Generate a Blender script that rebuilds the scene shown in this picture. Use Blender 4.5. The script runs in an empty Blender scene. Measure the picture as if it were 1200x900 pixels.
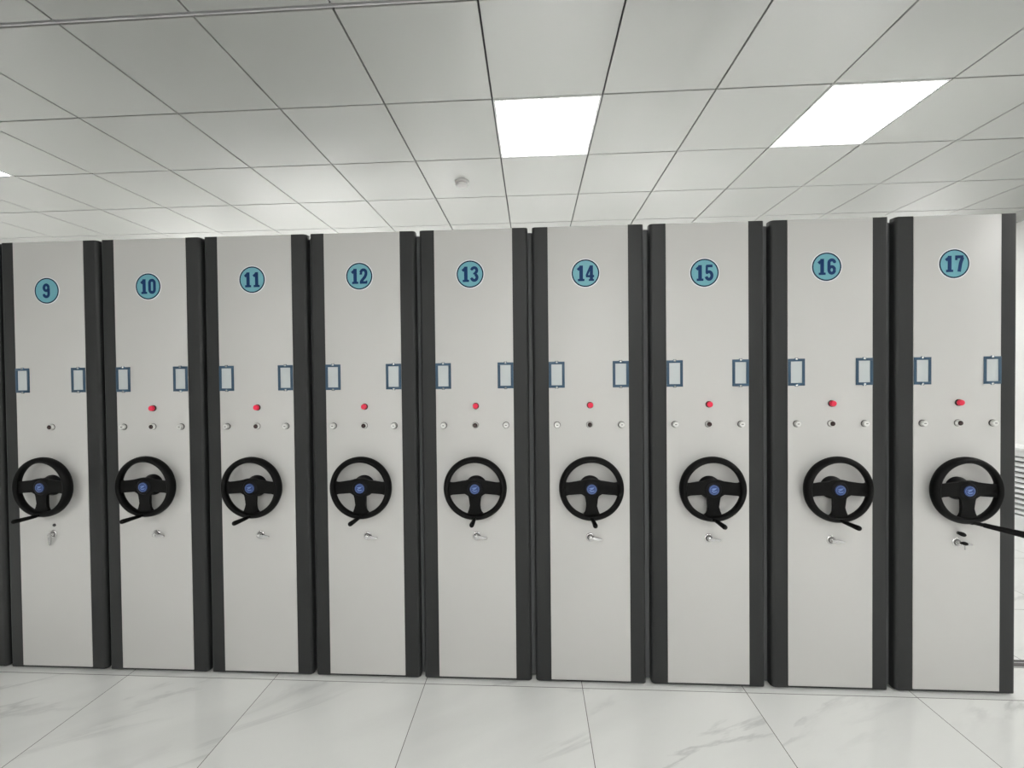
import bpy, bmesh, math, random
from mathutils import Vector, Matrix
random.seed(7)
C = bpy.context.scene.collection
PI = math.pi

# ------------------------------------------------------------------ helpers
def link(name, me, parent=None, loc=(0, 0, 0)):
    o = bpy.data.objects.new(name, me)
    C.objects.link(o)
    o.parent = parent
    o.location = loc
    return o

def mesh(name, bm, mats, smooth=False, angle=35):
    bmesh.ops.recalc_face_normals(bm, faces=bm.faces[:])
    if smooth:
        for f in bm.faces:
            f.smooth = True
        for e in bm.edges:
            if len(e.link_faces) == 2 and e.calc_face_angle(0) > math.radians(angle):
                e.smooth = False
    me = bpy.data.meshes.new(name)
    bm.to_mesh(me)
    bm.free()
    for m in (mats if isinstance(mats, (list, tuple)) else [mats]):
        me.materials.append(m)
    return me

def thing(name, label, cat, loc=(0, 0, 0), group=None):
    o = bpy.data.objects.new(name, None)
    o.empty_display_size = .1
    C.objects.link(o)
    o.location = loc
    o['label'] = label
    o['category'] = cat
    if group:
        o['group'] = group
    return o

def tag(o, label, cat, group=None):
    o['label'] = label
    o['category'] = cat
    if group:
        o['group'] = group
    return o

def struct(name, me):
    o = link(name, me)
    o['kind'] = 'structure'
    return o

def add_box(bm, x0, x1, y0, y1, z0, z1, mi=0, bev=0):
    r = bmesh.ops.create_cube(bm, size=1)
    vs = r['verts']
    for v in vs:
        v.co = Vector((x0 + (v.co.x + .5) * (x1 - x0), y0 + (v.co.y + .5) * (y1 - y0), z0 + (v.co.z + .5) * (z1 - z0)))
    fs = {f for v in vs for f in v.link_faces}
    for f in fs:
        f.material_index = mi
    if bev:
        es = list({e for f in fs for e in f.edges})
        r = bmesh.ops.bevel(bm, geom=es, offset=bev, segments=2, affect='EDGES', profile=.5)
        for f in r['faces']:
            f.material_index = mi

def lathe(bm, prof, cx=0, cz=0, n=48, closed=False, mi=0):
    """profile (r, y) turned about an axis parallel to Y through (cx, cz)"""
    rings = []
    for r, y in prof:
        if r < 1e-6:
            rings.append([bm.verts.new((cx, y, cz))])
        else:
            rings.append([bm.verts.new((cx + r * math.cos(2 * PI * k / n), y, cz + r * math.sin(2 * PI * k / n))) for k in range(n)])
    pairs = list(zip(rings, rings[1:]))
    if closed:
        pairs.append((rings[-1], rings[0]))
    for a, b in pairs:
        for k in range(n):
            k2 = (k + 1) % n
            if len(a) == 1 and len(b) == 1:
                continue
            if len(a) == 1:
                f = bm.faces.new((a[0], b[k2], b[k]))
            elif len(b) == 1:
                f = bm.faces.new((a[k], a[k2], b[0]))
            else:
                f = bm.faces.new((a[k], a[k2], b[k2], b[k]))
            f.material_index = mi

def prism_xz(bm, pts, y0, y1, mi=0, bev=0, seg=2):
    """outline in the x-z plane, extruded between y0 (front) and y1"""
    a = [bm.verts.new((x, y0, z)) for x, z in pts]
    b = [bm.verts.new((x, y1, z)) for x, z in pts]
    n = len(pts)
    fs = [bm.faces.new(a), bm.faces.new(b[::-1])]
    for k in range(n):
        fs.append(bm.faces.new((a[k], b[k], b[(k + 1) % n], a[(k + 1) % n])))
    for f in fs:
        f.material_index = mi
    if bev:
        r = bmesh.ops.bevel(bm, geom=list(fs[0].edges), offset=bev, segments=seg, affect='EDGES', profile=.5)
        for f in r['faces']:
            f.material_index = mi

def prism_xy(bm, pts, z0, z1, mi=0):
    a = [bm.verts.new((x, y, z0)) for x, y in pts]
    b = [bm.verts.new((x, y, z1)) for x, y in pts]
    n = len(pts)
    fs = [bm.faces.new(a[::-1]), bm.faces.new(b)]
    for k in range(n):
        fs.append(bm.faces.new((a[k], a[(k + 1) % n], b[(k + 1) % n], b[k])))
    for f in fs:
        f.material_index = mi

def rod(bm, p0, p1, prof, n=20, mi=0):
    """round rod from p0 to p1; prof = [(t, radius)], t from 0 to 1"""
    p0, p1 = Vector(p0), Vector(p1)
    d = (p1 - p0)
    u = d.normalized().orthogonal().normalized()
    w = d.normalized().cross(u)
    rings = []
    for t, r in prof:
        c = p0 + d * t
        rings.append([bm.verts.new(c + (u * math.cos(2 * PI * k / n) + w * math.sin(2 * PI * k / n)) * r) for k in range(n)])
    bm.faces.new(rings[0])
    bm.faces.new(rings[-1][::-1])
    for a, b in zip(rings, rings[1:]):
        for k in range(n):
            bm.faces.new((a[k], b[k], b[(k + 1) % n], a[(k + 1) % n]))

def stroke(bm, pts, w, y, mi=0, closed=False, caps=True):
    y0_ = y - 1.2e-5 * len(bm.faces)
    """flat painted stroke on a plane of constant y"""
    segs = list(zip(pts, pts[1:])) + ([(pts[-1], pts[0])] if closed else [])
    for (x0, z0), (x1, z1) in segs:
        dx, dz = x1 - x0, z1 - z0
        l = math.hypot(dx, dz)
        if l < 1e-9:
            continue
        nx, nz = -dz / l * w / 2, dx / l * w / 2
        y = y0_ = y0_ - 1.2e-5
        vs = [bm.verts.new((x0 + nx, y, z0 + nz)), bm.verts.new((x1 + nx, y, z1 + nz)),
              bm.verts.new((x1 - nx, y, z1 - nz)), bm.verts.new((x0 - nx, y, z0 - nz))]
        bm.faces.new(vs).material_index = mi
    js = pts if closed else pts[1:-1]
    for x, z in js:
        y = y0_ = y0_ - 1.2e-5
        bm.faces.new([bm.verts.new((x + w / 2 * math.cos(2 * PI * k / 10), y, z + w / 2 * math.sin(2 * PI * k / 10))) for k in range(10)]).material_index = mi

# ------------------------------------------------------------------ materials
def mat(name, col, rough=.5, metal=0., spec=.5, emit=None, bump=None, stretch=None, vary=0.):
    m = bpy.data.materials.new(name)
    m.use_nodes = True
    nt = m.node_tree
    b = nt.nodes['Principled BSDF']
    b.inputs['Base Color'].default_value = (*col, 1)
    b.inputs['Roughness'].default_value = rough
    b.inputs['Metallic'].default_value = metal
    b.inputs['Specular IOR Level'].default_value = spec
    if emit:
        b.inputs['Emission Color'].default_value = (*emit[0], 1)
        b.inputs['Emission Strength'].default_value = emit[1]
    if bump or vary:
        tc = nt.nodes.new('ShaderNodeTexCoord')
        mp = nt.nodes.new('ShaderNodeMapping')
        nz = nt.nodes.new('ShaderNodeTexNoise')
        nt.links.new(tc.outputs['Object'], mp.inputs['Vector'])
        nt.links.new(mp.outputs['Vector'], nz.inputs['Vector'])
        mp.inputs['Scale'].default_value = stretch or (1, 1, 1)
        nz.inputs['Scale'].default_value = bump[0] if bump else 3
        nz.inputs['Detail'].default_value = 3
        if bump:
            bp = nt.nodes.new('ShaderNodeBump')
            bp.inputs['Strength'].default_value = bump[1]
            bp.inputs['Distance'].default_value = .001
            nt.links.new(nz.outputs['Fac'], bp.inputs['Height'])
            nt.links.new(bp.outputs['Normal'], b.inputs['Normal'])
        if vary:
            rmp = nt.nodes.new('ShaderNodeMapRange')
            rmp.inputs['To Min'].default_value = 1 - vary
            rmp.inputs['To Max'].default_value = 1 + vary
            mx = nt.nodes.new('ShaderNodeVectorMath')
            mx.operation = 'SCALE'
            mx.inputs[0].default_value = col
            nt.links.new(nz.outputs['Fac'], rmp.inputs['Value'])
            nt.links.new(rmp.outputs['Result'], mx.inputs['Scale'])
            nt.links.new(mx.outputs['Vector'], b.inputs['Base Color'])
    return m

M_panel = mat('panel_paint', (.53, .524, .512), .42, bump=(220, .06), vary=.0)
M_trim = mat('charcoal_paint', (.019, .020, .0205), .45, spec=.35, bump=(9, .15), stretch=(14, 14, .3), vary=.12)
M_body = mat('grey_steel', (.60, .60, .595), .45, bump=(60, .05))
M_black = mat('black_plastic', (.0030, .0030, .0030), .5, spec=.13, bump=(300, .05))
M_blackhub = mat('black_hub_plastic', (.0030, .0030, .0045), .4, spec=.16, bump=(300, .05))
M_chrome = mat('chrome', (.55, .55, .55), .2, 1.0, bump=(50, .02))
M_holder = mat('blue_grey_holder', (.022, .065, .115), .4, bump=(100, .05))
M_card = mat('label_card', (.49, .525, .535), .3, bump=(80, .03))
M_screw = mat('screw_metal', (.75, .77, .78), .25, .7, bump=(80, .03))
M_red = mat('red_plastic', (.78, .02, .07), .3, bump=(80, .03))
M_lens = mat('dark_lens', (.035, .018, .018), .25, bump=(80, .03))
M_knob = mat('silver_knob', (.72, .72, .70), .3, .3, bump=(80, .03))
M_rubber = mat('grey_rubber', (.09, .093, .096), .6, bump=(60, .05))
M_navy = mat('navy_print', (.002, .018, .045), .5, spec=.2, bump=(80, .02))
M_digit = mat('blue_print', (.002, .030, .115), .5, spec=.2, bump=(80, .02))
M_teal = mat('teal_print', (.13, .36, .43), .4, bump=(30, .02), vary=.08)
M_white = mat('white_vinyl', (.78, .80, .84), .4, bump=(80, .02))
M_blue = mat('emblem_blue', (.012, .04, .17), .3, bump=(80, .02))
M_pale = mat('emblem_pale', (.16, .25, .50), .3, bump=(80, .02))
M_tile = mat('ceiling_tile_paint', (.325, .33, .318), .25, spec=1.0, bump=(35, .08), stretch=(1, 6, 1), vary=.015)
M_groove = mat('groove_dark', (.02, .02, .025), .8, bump=(30, .02))
M_runner = mat('runner_metal', (.46, .46, .47), .75, bump=(30, .02))
M_wall = mat('wall_paint', (.80, .80, .79), .8, bump=(60, .1), vary=.02)
M_lightframe = mat('lamp_frame', (.60, .60, .60), .4, bump=(30, .02))
M_lamp = mat('lamp_diffuser', (.9, .9, .9), .5, emit=((1.0, .995, .97), 25.0), bump=(30, .01))
M_rail = mat('rail_steel', (.10, .095, .095), .4, .5, bump=(30, .1), stretch=(.2, 8, 8))
M_railalu = mat('rail_edge', (.45, .45, .45), .4, .4, bump=(30, .1), stretch=(.2, 8, 8))
M_cover = mat('white_enamel', (.74, .75, .75), .4, bump=(60, .03))
M_detector = mat('detector_plastic', (.46, .455, .45), .5, bump=(60, .03))

def floor_material():
    m = bpy.data.materials.new('marble_tiles')
    m.use_nodes = True
    nt = m.node_tree
    N, L = nt.nodes, nt.links
    b = N['Principled BSDF']
    tc = N.new('ShaderNodeTexCoord')
    sep = N.new('ShaderNodeSeparateXYZ')
    L.new(tc.outputs['Object'], sep.inputs[0])
    T = .8137
    def math_(op, a, bb=None, c=None):
        n = N.new('ShaderNodeMath')
        n.operation = op
        for i, v in enumerate((a, bb, c)):
            if v is None:
                continue
            if isinstance(v, (int, float)):
                n.inputs[i].default_value = v
            else:
                L.new(v, n.inputs[i])
        return n.outputs[0]
    ux = math_('DIVIDE', math_('SUBTRACT', sep.outputs['X'], FX), T)
    uy = math_('DIVIDE', math_('SUBTRACT', sep.outputs['Y'], FY), T)
    ix, iy = math_('FLOOR', ux), math_('FLOOR', uy)
    fx, fy = math_('FRACT', ux), math_('FRACT', uy)
    dx = math_('SUBTRACT', .5, math_('ABSOLUTE', math_('SUBTRACT', fx, .5)))
    dy = math_('SUBTRACT', .5, math_('ABSOLUTE', math_('SUBTRACT', fy, .5)))
    jd = math_('MINIMUM', dx, dy)
    joint = math_('LESS_THAN', jd, .0019)
    # each slab has its own veining
    comb = N.new('ShaderNodeCombineXYZ')
    L.new(math_('ADD', sep.outputs['X'], math_('MULTIPLY', ix, 3.71)), comb.inputs[0])
    L.new(math_('ADD', sep.outputs['Y'], math_('MULTIPLY', iy, 5.13)), comb.inputs[1])
    L.new(math_('ADD', math_('MULTIPLY', ix, 1.7), math_('MULTIPLY', iy, 2.3)), comb.inputs[2])
    mp = N.new('ShaderNodeMapping')
    mp.vector_type = 'TEXTURE'
    mp.inputs['Rotation'].default_value = (0, 0, math.radians(27))
    mp.inputs['Scale'].default_value = (2.1, .5, 1)
    L.new(comb.outputs[0], mp.inputs[0])
    n1 = N.new('ShaderNodeTexNoise')
    n1.inputs['Scale'].default_value = 1.15
    n1.inputs['Detail'].default_value = 7
    n1.inputs['Roughness'].default_value = .58
    n1.inputs['Distortion'].default_value = .5
    L.new(mp.outputs[0], n1.inputs['Vector'])
    v = math_('ABSOLUTE', math_('SUBTRACT', n1.outputs['Fac'], .5))
    r1 = N.new('ShaderNodeMapRange')
    r1.inputs['From Min'].default_value = 0
    r1.inputs['From Max'].default_value = .028
    r1.inputs['To Min'].default_value = 1
    r1.inputs['To Max'].default_value = 0
    L.new(v, r1.inputs['Value'])
    n2 = N.new('ShaderNodeTexNoise')
    n2.inputs['Scale'].default_value = 2.1
    n2.inputs['Detail'].default_value = 3
    L.new(mp.outputs[0], n2.inputs['Vector'])
    r2 = N.new('ShaderNodeMapRange')
    r2.inputs['From Min'].default_value = .44
    r2.inputs['From Max'].default_value = .68
    L.new(n2.outputs['Fac'], r2.inputs['Value'])
    vein = math_('MULTIPLY', r1.outputs[0], r2.outputs[0])
    n3 = N.new('ShaderNodeTexNoise')
    n3.inputs['Scale'].default_value = 1.6
    n3.inputs['Detail'].default_value = 5
    L.new(mp.outputs[0], n3.inputs['Vector'])
    r3 = N.new('ShaderNodeMapRange')
    r3.inputs['From Min'].default_value = .48
    r3.inputs['From Max'].default_value = .75
    r3.inputs['To Max'].default_value = .26
    L.new(n3.outputs['Fac'], r3.inputs['Value'])
    tot = math_('MINIMUM', math_('ADD', math_('MULTIPLY', vein, .62), r3.outputs[0]), 1)
    mix = N.new('ShaderNodeMix')
    mix.data_type = 'RGBA'
    mix.inputs['A'].default_value = (.84, .845, .83, 1)
    mix.inputs['B'].default_value = (.50, .505, .50, 1)
    L.new(tot, mix.inputs['Factor'])
    mix2 = N.new('ShaderNodeMix')
    mix2.data_type = 'RGBA'
    mix2.inputs['B'].default_value = (.16, .155, .15, 1)
    L.new(joint, mix2.inputs['Factor'])
    L.new(mix.outputs['Result'], mix2.inputs['A'])
    L.new(mix2.outputs['Result'], b.inputs['Base Color'])
    b.inputs['Roughness'].default_value = .08
    b.inputs['Specular IOR Level'].default_value = .6
    return m

# ------------------------------------------------------------------ the room
H = 3.115                 # ceiling height
CX, CY, T = .0496, -.453, .6
FX, FY = -.3187, -.0275
XL, XR, YF, YB = -7.4, 5.2, -6.2, 4.4

bm = bmesh.new()
add_box(bm, XL, XR, YF, YB, -.1, 0)
struct('floor', mesh('floor', bm, floor_material()))
for nm, b in (('wall_left', (XL - .1, XL, YF - .1, YB + .1)), ('wall_right', (XR, XR + .1, YF - .1, YB + .1)),
              ('wall_back', (XL, XR, YB, YB + .1)), ('wall_front', (XL, XR, YF - .1, YF))):
    bm = bmesh.new()
    add_box(bm, *b, -.1, H + .1)
    struct(nm, mesh(nm, bm, M_wall))

LIGHTS = [(0, 1), (3, 1), (-7, 1), (-5, -5), (1, -4), (5, -5), (2, -7), (-1, -7), (-8, -9), (-4, -9), (0, -9), (4, -9), (-10, 6), (-8, 5), (-6, 5), (-4, 5), (-2, 5), (2, 5), (7, 6), (-9, 6), (-5, 6), (0, 6), (4, 6), (7, -1)]  # opening trio is visible; the rest are unseen panels added to brighten the room
def tile(bm, x0, x1, y0, y1):
    g, c, t = .0044, .0010, .014
    x0 += g; x1 -= g; y0 += g; y1 -= g
    lv = [((x0 + c, y0 + c, x1 - c, y1 - c), H), ((x0, y0, x1, y1), H + c), ((x0, y0, x1, y1), H + t)]
    rings = []
    for (a, b_, c_, d), z in lv:
        rings.append([bm.verts.new(p) for p in ((a, b_, z), (c_, b_, z), (c_, d, z), (a, d, z))])
    bm.faces.new(rings[0])
    bm.faces.new(rings[2])
    for r, s in zip(rings, rings[1:]):
        for k in range(4):
            bm.faces.new((r[k], r[(k + 1) % 4], s[(k + 1) % 4], s[k]))
bm = bmesh.new()
i0, i1 = math.floor((XL - CX) / T), math.ceil((XR - CX) / T)
j0, j1 = math.floor((YF - CY) / T), math.ceil((YB - CY) / T)
RUN = .0160
for i in range(i0, i1):
    for j in range(j0, j1):
        if (i, j) in LIGHTS:
            continue
        x0, x1 = max(CX + i * T, XL), min(CX + (i + 1) * T, XR)
        y0, y1 = max(CY + j * T, YF), min(CY + (j + 1) * T, YB)
        if j == 0:
            y0 += RUN / 2
        if j == -1:
            y1 -= RUN / 2
        tile(bm, x0, x1, y0, y1)
add_box(bm, XL, XR, YF, YB, H + .0141, H + .1, 1)
add_box(bm, XL, XR, CY - .0030, CY + .0030, H - .0005, H + .0141, 2)
struct('ceiling', mesh('ceiling', bm, [M_tile, M_groove, M_runner]))

# ceiling light panels
bm = bmesh.new()
o_, w_ = .296, .012
add_box(bm, -o_, o_, -o_, -o_ + w_, -.002, .012)
add_box(bm, -o_, o_, o_ - w_, o_, -.002, .012)
add_box(bm, -o_, -o_ + w_, -o_ + w_, o_ - w_, -.002, .012)
add_box(bm, o_ - w_, o_, -o_ + w_, o_ - w_, -.002, .012)
me_lf = mesh('light_frame', bm, M_lightframe)
bm = bmesh.new()
add_box(bm, -o_ + w_, o_ - w_, -o_ + w_, o_ - w_, .001, .010)
me_ld = mesh('light_diffuser', bm, M_lamp)
LL = {(0, 1): 'bright square ceiling light above cabinets 13 and 14, nearest the middle',
      (3, 1): 'bright square ceiling light above cabinets 15 and 16, right of the middle one',
      (-7, 1): 'square ceiling light at the left edge, only its corner in view',
      (-5, -5): 'added square fill light behind the viewer, to the left', (1, -4): 'added square fill light just behind the viewer, to the right', (2, -7): 'added square fill light farther behind the viewer, right of the middle',
      (-1, -7): 'added square fill light farther behind the viewer, left of the middle',
      (5, -5): 'added square fill light behind the viewer, right side', (-8, -9): 'added square fill light behind the viewer, far left',
      (-4, -9): 'added square fill light by the rear wall, left of the middle', (0, -9): 'added square fill light by the rear wall, middle',
      (4, -9): 'added square fill light by the rear wall, right side',
      (-10, 6): 'added square fill light hidden beyond the cabinets, by the left wall', (-8, 5): 'added square fill light hidden beyond the cabinets, far left', (-6, 5): 'added square fill light hidden beyond the cabinet left of number 9',
      (-4, 5): 'added square fill light hidden beyond cabinets 9 and 10', (-2, 5): 'added square fill light hidden beyond cabinet 12',
      (2, 5): 'added square fill light hidden beyond cabinet 15', 
      (-9, 6): 'added square fill light by the back wall, far left',
      (-5, 6): 'added square fill light by the back wall, left of the middle', (0, 6): 'added square fill light by the back wall behind cabinet 13',
      (4, 6): 'added square fill light by the back wall behind cabinet 17', (7, -1): 'added square fill light beside the right wall, in front of the row',
      (7, 6): 'added square fill light hidden beyond the cabinets, by the right wall'}
for ij in LIGHTS:
    t = thing('ceiling_light', LL[ij], 'ceiling light', (CX + (ij[0] + .5) * T, CY + (ij[1] + .5) * T, H), 'square light panels in the ceiling grid')
    link('light_frame', me_lf, t)
    link('light_diffuser', me_ld, t)

# smoke detector
t = thing('smoke_detector', 'small round white smoke detector on a ceiling tile left of the middle light', 'smoke detector', (-.28, 1.067, H))
def lathe_z(prof, mats, n=40):
    bm = bmesh.new()
    lathe(bm, prof, n=n)
    bmesh.ops.transform(bm, matrix=Matrix.Rotation(-PI / 2, 4, 'X'), verts=bm.verts[:])
    return bm
bm = lathe_z([(0, 0), (.055, 0), (.055, .008), (.050, .012), (0, .012)], None)
link('mounting_base', mesh('mounting_base', bm, M_detector, True), t)
bm = lathe_z([(0, .012), (.034, .012), (.034, .018), (0, .018)], None)
link('sensor_slot', mesh('sensor_slot', bm, mat('slot_grey', (.25, .25, .25), .6, bump=(40, .05)), True), t)
bm = lathe_z([(0, .018), (.044, .018), (.046, .024), (.040, .033), (.022, .040), (0, .042)], None)
link('sensor_head', mesh('sensor_head', bm, M_detector, True), t)
# make sure it hangs downward
for o in list(t.children):
    zs = [v.co.z for v in o.data.vertices]
    if max(zs) > .005:
        for v in o.data.vertices:
            v.co.z = -v.co.z
        o.data.flip_normals()

# rail in the floor the cabinets roll on
t = thing('floor_rail', 'dark steel guide rail on the floor running under the cabinets', 'rail', (0, .235, 0))
bm = bmesh.new()
add_box(bm, -3.4, 3.9, -.03, .03, 0, .006, bev=.001)
link('rail_channel', mesh('rail_channel', bm, M_railalu), t)
bm = bmesh.new()
add_box(bm, -3.4, 3.9, -.024, -.004, .006, .0095)
link('rail_strip', mesh('rail_strip', bm, M_rail), t)
bm = bmesh.new()
add_box(bm, -3.4, 3.9, .012, .022, .006, .0095)
link('rail_strip', mesh('rail_strip', bm, M_rail), t)

# louvred cover against the right wall
t = thing('radiator_cover', 'white louvred radiator cover against the right wall', 'radiator cover', (5.08, 2.2, 0))
bm = bmesh.new()
add_box(bm, -.11, .119, -1.3, 1.3, 0, .20, bev=.003)
add_box(bm, -.11, .119, -1.3, 1.3, .775, .835, bev=.003)
add_box(bm, -.11, .119, -1.3, -1.24, .20, .775)
add_box(bm, -.11, .119, 1.24, 1.3, .20, .775)
link('cover_case', mesh('cover_case', bm, M_cover), t)
bm = bmesh.new()
add_box(bm, -.14, .119, -1.33, 1.33, .835, .86, bev=.004)
link('top_ledge', mesh('top_ledge', bm, M_cover), t)
bm = bmesh.new()
for k in range(11):
    z = .215 + k * .0515
    vs = [bm.verts.new(p) for p in ((-.11, -1.24, z), (-.11, 1.24, z), (-.11, 1.24, z + .026), (-.11, -1.24, z + .026),
                                    (-.075, -1.24, z + .010), (-.075, 1.24, z + .010), (-.075, 1.24, z + .036), (-.075, -1.24, z + .036))]
    for q in ((0, 1, 2, 3), (7, 6, 5, 4), (0, 4, 5, 1), (3, 2, 6, 7), (0, 3, 7, 4), (1, 5, 6, 2)):
        bm.faces.new([vs[a] for a in q])
link('louvre_grille', mesh('louvre_grille', bm, M_cover), t)
bm = bmesh.new()
add_box(bm, -.03, -.02, -1.24, 1.24, .2, .775)
link('back_plate', mesh('back_plate', bm, M_groove), t)

# ------------------------------------------------------------------ cabinet meshes (built once, shared)
HW, PW, TOP, BOT = .2825, .2025, 2.356, .013
DEPTH = 3.3
# painted centre panel of the end face
bm = bmesh.new()
add_box(bm, -PW, PW, -.0035, .012, .023, 2.3545, bev=.0020)
me_panel = mesh('front_panel', bm, M_panel, True)
# charcoal edge strips with a rounded outer corner
def strip_mesh(s):
    bm = bmesh.new()
    R_ = .018
    pts = [(PW, -.0005), (HW - R_, -.0005)]
    pts += [(HW - R_ + R_ * math.sin(a), -.0005 + R_ - R_ * math.cos(a)) for a in [PI / 2 * k / 8 for k in range(1, 9)]]
    pts += [(HW, .038), (PW, .038)]
    prism_xy(bm, [(s * x, y) for x, y in pts], BOT, TOP)
    return mesh('edge_strip', bm, M_trim, True, 50)
me_strip = {s: strip_mesh(s) for s in (-1, 1)}
# dark base strip under the panel
bm = bmesh.new()
add_box(bm, -PW, PW, .0005, .03, BOT, .023)
me_base = mesh('kick_strip', bm, M_trim)
# shelving body behind the end face
bm = bmesh.new()
b2 = HW - .004
add_box(bm, -b2, b2, .038, .058, .03, 2.345)
add_box(bm, -b2, b2, DEPTH - .02, DEPTH, .03, 2.345)
add_box(bm, -b2, b2, .058, DEPTH - .02, .03, .11)
add_box(bm, -b2, b2, .058, DEPTH - .02, 2.325, 2.345)
add_box(bm, -PW, PW, .012, .038, .03, 2.345)
for z in (.45, .80, 1.15, 1.50, 1.85, 2.1):
    add_box(bm, -b2, b2, .058, DEPTH - .02, z, z + .022)
for y in (1.1, 2.2):
    add_box(bm, -b2, b2, y, y + .02, .11, 2.325)
add_box(bm, -.005, .005, .058, DEPTH - .02, .11, 2.325)
me_body = mesh('shelf_body', bm, M_body)
# carriage wheels under the body, one mesh each
bm = bmesh.new()
for x in (0,):
    rod(bm, (-.03, 0, .0), (.03, 0, .0), [(0, .0), (0, .020), (1, .020), (1, .0)][1:3])
me_roller = mesh('roller', bm, M_rail, True)

# number sticker
RS = .070
def disc(bm, r, y, mi, n=64, r0=0):
    lathe(bm, [(r0, y), (r, y)] if r0 == 0 else [(r0, y), (r, y)], n=n, mi=mi)
bm = bmesh.new()
lathe(bm, [(RS + .0035, 0), (RS + .0035, -.0009), (RS + .001, -.0012), (0, -.0012)], n=64, mi=0)
me_sticker = mesh('number_sticker', bm, M_white)
bm = bmesh.new()
lathe(bm, [(RS - .0065, -.0016), (RS, -.0016), (RS, -.0012), (RS - .0065, -.0012)], n=64, closed=True)
me_sring = mesh('sticker_ring', bm, M_navy)
bm = bmesh.new()
lathe(bm, [(0, -.0014), (RS - .0065, -.0014), (RS - .0065, -.0012)], n=64)
me_sface = mesh('sticker_face', bm, M_teal)

def arc(cx, cz, rx, rz, a0, a1, n=12):
    return [(cx + rx * math.cos(math.radians(a0 + (a1 - a0) * k / n)), cz + rz * math.sin(math.radians(a0 + (a1 - a0) * k / n))) for k in range(n + 1)]
def digit(bm, ch, ox, oz, s, y):
    """condensed bold slab digit; box 0..0.5 by 0..1"""
    TH, TN = .155, .12
    def S(pts, w=TH, **k):
        stroke(bm, [(ox + x * s * 1.12, oz + z * s) for x, z in pts], w * s * 1.22, y, **k)
    if ch == '1':
        S([(.28, 0), (.28, 1)], .19); S([(.33, .93), (.22, .86), (.08, .72)], .15); S([(.09, .06), (.47, .06)], TN)
    elif ch == '0':
        S(arc(.25, .73, .16, .19, 0, 180) + arc(.25, .27, .16, .19, 180, 360), .165, closed=True)
    elif ch == '2':
        S(arc(.25, .74, .155, .18, 175, 0) + [(.405, .62), (.34, .45), (.12, .16), (.10, .08)], .16); S([(.02, .07), (.47, .07)], .14); S([(.44, .03), (.44, .2)], .08); S([(.02, .66), (.17, .66)], .1)
    elif ch == '3':
        S(arc(.24, .74, .155, .18, 170, -70), .155); S(arc(.24, .28, .165, .2, 70, -170), .16); S([(.18, .53), (.30, .53)], .1)
    elif ch == '4':
        S([(.30, .96), (.05, .33)], .12); S([(.01, .30), (.49, .30)], .12); S([(.33, 1), (.33, .03)], .17); S([(.18, .05), (.48, .05)], .1)
    elif ch == '5':
        S([(.08, .93), (.44, .93)], .14); S([(.12, .95), (.11, .52)], .12); S([(.11, .52)] + arc(.24, .32, .165, .245, 130, -165), .16)
    elif ch == '6':
        S(arc(.26, .29, .155, .21, 0, 360), .155); S([(.105, .30), (.105, .72)] + arc(.26, .74, .155, .18, 180, 5), .16)
    elif ch == '7':
        S([(.03, .92), (.47, .92)], .15); S([(.09, .95), (.09, .72)], .12); S([(.42, .88), (.32, .55), (.24, .0)], .17)
    elif ch == '9':
        S(arc(.24, .71, .155, .21, 0, 360), .155); S([(.395, .70), (.395, .28)] + arc(.24, .26, .155, .18, 0, -175), .16)
def digits_mesh(txt):
    bm = bmesh.new()
    s = .078
    adv = .605 * s
    x = -len(txt) * adv / 2 + .012 * s
    for ch in txt:
        digit(bm, ch, x, -s / 2, s, -.0019)
        x += adv
    me = mesh('number_print', bm, M_digit)
    for p in me.polygons:
        if p.normal.y > 0:
            p.flip()
    return me

# label holder: blue-grey frame with a card and two screws
bm = bmesh.new()
hw, hh, bt = .0405, .0670, .0135
prism_xz(bm, [(-hw, -hh), (hw, -hh), (hw, hh), (-hw, hh)], -.007, -.0035, bev=.001)
bm.free()
bm = bmesh.new()
add_box(bm, -hw, hw, -.0065, -.0035, hh - bt, hh, bev=.0008)
add_box(bm, -hw, hw, -.0065, -.0035, -hh, -hh + bt, bev=.0008)
add_box(bm, -hw, -hw + bt, -.0065, -.0035, -hh + bt, hh - bt, bev=.0008)
add_box(bm, hw - bt, hw, -.0065, -.0035, -hh + bt, hh - bt, bev=.0008)
for s in (-1, 1):
    prism_xz(bm, [(-.010, s * (hh - .004)), (-.007, s * (hh + .004)), (.007, s * (hh + .004)), (.010, s * (hh - .004))][::s], -.0062, -.0035)
me_holder = mesh('label_holder', bm, M_holder, True)
bm = bmesh.new()
add_box(bm, -hw + bt, hw - bt, -.0044, -.0035, -hh + bt, hh - bt)
me_card = mesh('label_card', bm, M_card)
bm = bmesh.new()
lathe(bm, [(.0055, -.0062), (.0055, -.0080), (.0035, -.0095), (0, -.0098)], n=16)
me_screw = mesh('screw', bm, M_screw, True)

# buttons and knobs
bm = bmesh.new()
lathe(bm, [(.0165, -.003), (.0165, -.008), (.0150, -.010), (0, -.010)], n=32)
me_collar = mesh('button_collar', bm, M_lens, True)
me_collar_s = me_collar.copy(); me_collar_s.materials[0] = M_knob
bm = bmesh.new()
lathe(bm, [(.0140, -.009), (.0145, -.019), (.0125, -.0225), (0, -.024)], n=32)
me_cap = mesh('button_cap', bm, M_red, True)
bm = bmesh.new()
lathe(bm, [(.0170, -.003), (.0170, -.0055), (.0150, -.0060)], n=32, mi=1)
lathe(bm, [(.0150, -.0055), (.0150, -.0145), (.0128, -.018), (.0110, -.018), (.0110, -.016), (0, -.016)], n=32)
me_lamp_ring = mesh('indicator_ring', bm, [M_knob, M_rail], True)
bm = bmesh.new()
lathe(bm, [(.0120, -.014), (.0120, -.019), (.009, -.022), (0, -.0235)], n=32)
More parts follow.
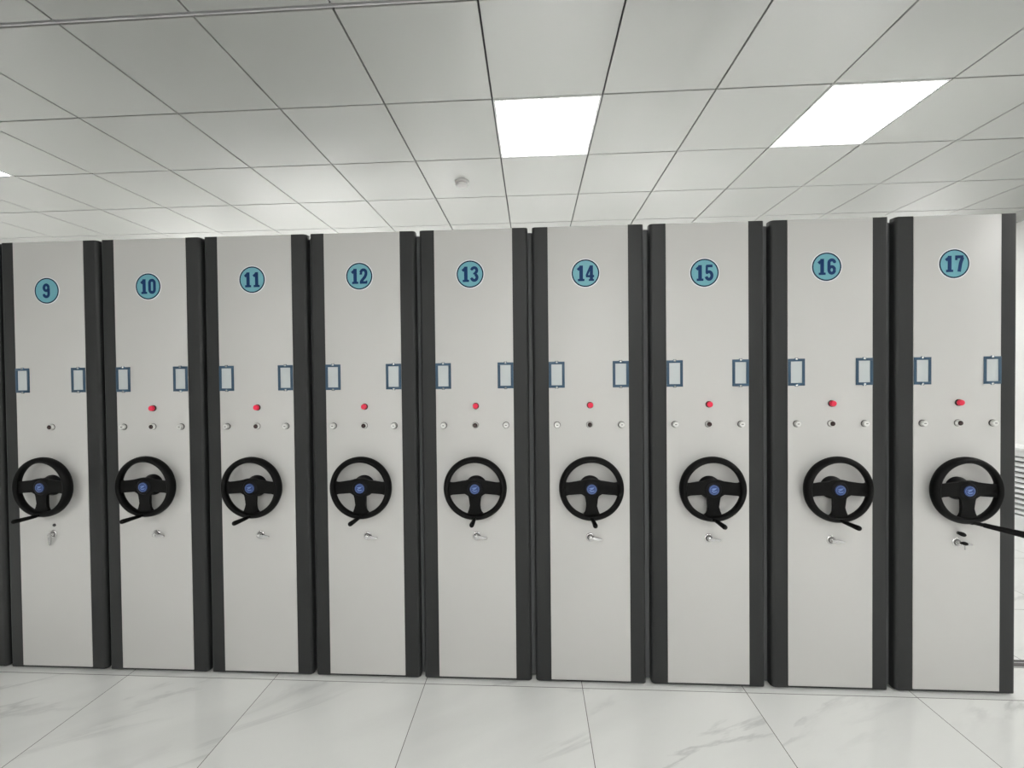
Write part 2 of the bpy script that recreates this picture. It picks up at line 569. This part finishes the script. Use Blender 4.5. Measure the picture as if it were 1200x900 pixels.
me_lens = mesh('indicator_lens', bm, M_lens, True)
bm = bmesh.new()
lathe(bm, [(.0170, -.003), (.0170, -.0065), (.0150, -.0070), (.0135, -.0070)], n=32, mi=1)
lathe(bm, [(.0135, -.0065), (.0142, -.0085), (.0142, -.0185), (.0125, -.0215), (0, -.0215)], n=32)
me_knob = mesh('lock_knob', bm, [M_knob, M_rail], True)
bm = bmesh.new()
add_box(bm, -.0050, .0050, -.0222, -.0212, -.0016, .0016)
me_slot = mesh('key_slot', bm, M_groove)

# hand wheel; local origin at the wheel centre on the panel plane
bm = bmesh.new()
prof = []
c0, c1 = (.1425, -.0665), (.1500, -.0400)
ax = Vector((c1[0] - c0[0], c1[1] - c0[1]))
mid = Vector(((c0[0] + c1[0]) / 2, (c0[1] + c1[1]) / 2))
ua = ax.normalized(); ub = Vector((-ua.y, ua.x))
for k in range(20):
    a = 2 * PI * k / 20
    p = mid + ua * math.cos(a) * (ax.length / 2 + .008) + ub * math.sin(a) * .0145
    prof.append((p.x, p.y))
lathe(bm, prof, n=72, closed=True)
me_rim = mesh('wheel_rim', bm, M_black, True, 60)
half = [(0, .0475), (.020, .0475), (.034, .0450), (.050, .0400), (.112, .0300), (.124, .0310), (.134, .0370), (.141, .040),
        (.143, .0), (.141, -.042), (.132, -.040), (.124, -.0295), (.114, -.0260), (.052, -.0255), (.040, -.0275), (.031, -.035),
        (.0275, -.047), (.0265, -.085), (.0280, -.106), (.033, -.118), (.043, -.128), (.045, -.134), (.0, -.142)]
outline = half + [(-x, z) for x, z in half[1:-1]][::-1]
bm = bmesh.new()
prism_xz(bm, outline, -.0605, -.0440, bev=.004, seg=3)
me_spokes = mesh('wheel_spokes', bm, M_black, True, 50)
bm = bmesh.new()
lathe(bm, [(.056, -.003), (.056, -.010), (.050, -.016), (.048, -.036), (.044, -.046), (.042, -.056), (.039, -.0625), (.034, -.0645), (0, -.0645)], n=48)
me_hub = mesh('wheel_hub', bm, M_blackhub, True, 50)
bm = bmesh.new()
lathe(bm, [(.0250, -.0640), (.0250, -.0665), (.0235, -.0675), (0, -.0675)], n=40, mi=0)
r_ = []
lathe(bm, [(.0200, -.0679), (.0213, -.0679), (.0213, -.0674), (.0200, -.0674)], n=40, closed=True, mi=1)
# swept wing-like mark inside the ring
def poly(bm, pts, y, mi):
    bm.faces.new([bm.verts.new((x * 1.25, y, z * 1.25)) for x, z in pts]).material_index = mi
poly(bm, [(-.013, .0035), (-.004, .0062), (.011, .0085), (.006, .0040), (-.003, .0022)], -.0679, 1)
poly(bm, [(.010, .0080), (.004, .0010), (-.006, -.0030), (-.011, -.0040), (-.004, .0020), (.003, .0045)], -.0679, 1)
poly(bm, [(-.011, -.0035), (-.002, -.0060), (.012, -.0040), (.007, -.0085), (-.004, -.0100)], -.0679, 1)
me_emblem = mesh('wheel_emblem', bm, [M_blue, M_pale])

def crank_mesh(tip, r0=.0085, r1=.0118):
    bm = bmesh.new()
    base = Vector((0, -.052, -.147))
    tip = Vector(tip)
    pr = [(0, .0115), (.08, .0115), (.10, r0 * .8), (.22, r0 * .8), (.235, r0), (.40, r0 * 1.08), (.9, r1), (.955, r1 * .92), (.985, r1 * .66), (1, r1 * .25)]
    rod(bm, base, tip, pr)
    return mesh('crank_handle', bm, M_black, True, 60)
me_crank = crank_mesh((0, -.187, -.142))
me_crank17 = crank_mesh((.178, -.205, -.176), .0110, .0165)

# lever lock
bm = bmesh.new()
lathe(bm, [(.0215, -.003), (.0215, -.0055), (.0195, -.0075), (.0160, -.0080), (.0150, -.0065)], n=36)
lathe(bm, [(.0150, -.0065), (.0125, -.0065)], n=36, mi=1)
lathe(bm, [(.0125, -.0065), (.0115, -.0160), (.0105, -.0180), (0, -.0180)], n=36)
me_lock = mesh('lever_lock', bm, [M_chrome, M_rail], True, 40)
bm = bmesh.new()
lathe(bm, [(0, -.0275), (.006, -.0275), (.0088, -.0260), (.0088, -.0175)], n=24)
prism_xz(bm, [(-.006, .0065), (.012, .0075), (.036, .0060), (.055, .0042), (.058, .0), (.055, -.0045), (.036, -.0062), (.012, -.0075), (-.006, -.0065)], -.0245, -.0175, bev=.0015)
me_lever = mesh('lock_lever', bm, M_chrome, True, 40)
bm = bmesh.new()
lathe(bm, [(.0085, -.003), (.0085, -.0065), (.0065, -.008), (.0035, -.008), (.0035, -.006), (0, -.006)], n=24)
me_keyhole = mesh('keyhole', bm, mat('dark_keyhole', (.08, .08, .08), .35, .6, bump=(80, .02)), True)

XS = [-2.3764, -1.7953, -1.2142, -.6317, -.0452, .5416, 1.1344, 1.7285, 2.3253]
NUM = [(-.008, 2.088), (-.009, 2.099), (-.011, 2.122), (-.013, 2.127), (-.016, 2.124), (-.012, 2.115), (-.013, 2.103), (-.017, 2.119), (-.016, 2.119)]
HUB = [(-.001, 1.026), (-.003, 1.031), (-.003, 1.027), (-.002, 1.028), (.004, 1.027), (.003, 1.028), (.004, 1.027), (.005, 1.027), (-.001, 1.025)]
LOCK = [(-.006, .757), (.010, .762), (.010, .763), (.012, .762), (.004, .767), (.002, .766), (.002, .767), (.004, .764), (.000, .758)]

def make_cabinet(n, x, num, hub, lock, label, gap=.0155):
    t = thing('storage_cabinet', label, 'mobile cabinet', (x, 0, 0), 'row of mobile shelving cabinets')
    link('shelf_body', me_body, t)
    link('front_panel', me_panel, t)
    for s in (-1, 1):
        link('edge_strip', me_strip[s], t)
    link('kick_strip', me_base, t)
    if gap > 0:
        bm = bmesh.new()
        add_box(bm, HW - .002, HW + gap + .0039, .0405, .056, .015, 2.342)
        link('rubber_seal', mesh('rubber_seal', bm, M_rubber), t)
    for y in (.235, 2.4):
        for s in (-1, 1):
            link('roller', me_roller, t, (s * .2, y, .0303))
    if n:
        p = link('number_sticker', me_sticker, t, (num[0], -.0035, num[1]))
        p['label'] = 'round teal sticker printed %d' % n
        link('sticker_face', me_sface, p)
        link('sticker_ring', me_sring, p)
        link('number_print', digits_mesh(str(n)), p)
    for s in (-1, 1):
        h = link('label_holder', me_holder, t, (s * .1620, 0, 1.600))
        link('label_card', me_card, h)
        for q in (-1, 1):
            link('screw', me_screw, h, (0, 0, q * .0655))
    l = link('indicator_light', me_lamp_ring, t, (.003, 0, 1.344))
    link('indicator_lens', me_lens, l)
    if n != 9:
        c = link('push_button', me_collar, t, (.006, 0, 1.4435))
        c['label'] = 'red push button'
        link('button_cap', me_cap, c)
        for s in (-1, 1):
            k = link('key_lock', me_knob, t, (s * .1625, 0, 1.3435))
            link('key_slot', me_slot, k)
    w = link('hand_wheel', me_rim, t, (hub[0], 0, hub[1]))
    link('wheel_spokes', me_spokes, w)
    link('wheel_hub', me_hub, w)
    link('wheel_emblem', me_emblem, w)
    link('crank_handle', me_crank17 if n == 17 else me_crank, w)
    k = link('lever_lock', me_lock, t, (lock[0], 0, lock[1]))
    lv = link('lock_lever', me_lever, k)
    if n == 9:
        lv.rotation_euler = (0, PI / 2, 0)
    else:
        lv.rotation_euler = (0, math.radians(6), 0)
    if n in (9, 17):
        link('keyhole', me_keyhole, t, (lock[0] + .008, 0, lock[1] + (.048 if n == 9 else .046)))
    return t

make_cabinet(0, XS[0] - .583, (0, 0), HUB[0], LOCK[1], 'mobile shelving cabinet cut off at the left edge, beside number 9')
EX = {9: 'light grey mobile cabinet end marked 9 with its lock lever hanging down, leftmost numbered',
      10: 'light grey mobile cabinet end marked 10 with black hand wheel', 11: 'light grey mobile cabinet end marked 11 with black hand wheel',
      12: 'light grey mobile cabinet end marked 12 with black hand wheel', 13: 'light grey mobile cabinet end marked 13 with black hand wheel',
      14: 'light grey mobile cabinet end marked 14 with black hand wheel', 15: 'light grey mobile cabinet end marked 15 with black hand wheel',
      16: 'light grey mobile cabinet end marked 16 with black hand wheel',
      17: 'light grey mobile cabinet end marked 17, last of the row at the right'}
for k in range(9):
    make_cabinet(9 + k, XS[k], NUM[k], HUB[k], LOCK[k], EX[9 + k], (XS[k + 1] - XS[k] - 2 * HW) if k < 8 else 0)

# two black-headed keys left in cabinet 17
def key(name, label, loc, head_rot, hang):
    t = thing(name, label, 'key', loc, 'keys in cabinet 17')
    bm = bmesh.new()
    pts = [((.0145 if hang else .018) * math.cos(2 * PI * k / 20), (.0085 if hang else .0105) * math.sin(2 * PI * k / 20)) for k in range(20)]
    prism_xz(bm, pts, -.013, -.006, bev=.0015)
    h = link('key_head', mesh('key_head', bm, M_black, True), t)
    h.rotation_euler = (0, head_rot, 0)
    bm = bmesh.new()
    if hang:
        add_box(bm, -.0024, .0024, -.0125, -.0085, -.030, -.006, bev=.0006)
    else:
        add_box(bm, -.0035, .0035, -.0070, .012, -.0012, .0012, bev=.0004)
    link('key_blade', mesh('key_blade', bm, M_chrome), t)
    return t
key('key', 'black-headed key pushed into the small keyhole of cabinet 17, below its wheel', (XS[8] + .003, -.0185, .806), math.radians(22), False)
key('key', 'black key hanging from the chrome lever lock of cabinet 17', (XS[8] + .006, -.0275, .764), math.radians(12), True)

# ------------------------------------------------------------------ world, camera
w = bpy.data.worlds.new('room_air')
bpy.context.scene.world = w
w.use_nodes = True
w.node_tree.nodes['Background'].inputs[0].default_value = (.8, .85, .9, 1)
w.node_tree.nodes['Background'].inputs[1].default_value = .2

cam = bpy.data.cameras.new('camera')
cam.sensor_width = 36
cam.lens = 481.377 / 1200 * 36
cam.clip_start = .02
co = bpy.data.objects.new('camera', cam)
C.objects.link(co)
yaw, pit, rol = .05138, -.01296, .01046
R = Matrix.Rotation(yaw, 3, 'Z') @ Matrix.Rotation(pit, 3, 'X') @ Matrix.Rotation(rol, 3, 'Y')
right, fwd, up = R.col[0], R.col[1], R.col[2]
M = Matrix((( right.x, up.x, -fwd.x, .25838), (right.y, up.y, -fwd.y, -2.11764), (right.z, up.z, -fwd.z, 1.58259), (0, 0, 0, 1)))
co.matrix_world = M
sc = bpy.context.scene
sc.camera = co
sc.view_settings.view_transform = 'Standard'
sc.view_settings.look = 'None'
sc.view_settings.gamma = 1
sc.view_settings.use_curve_mapping = False
sc.view_settings.exposure = 0.0
sc.cycles.max_bounces = 8
sc.cycles.diffuse_bounces = 6
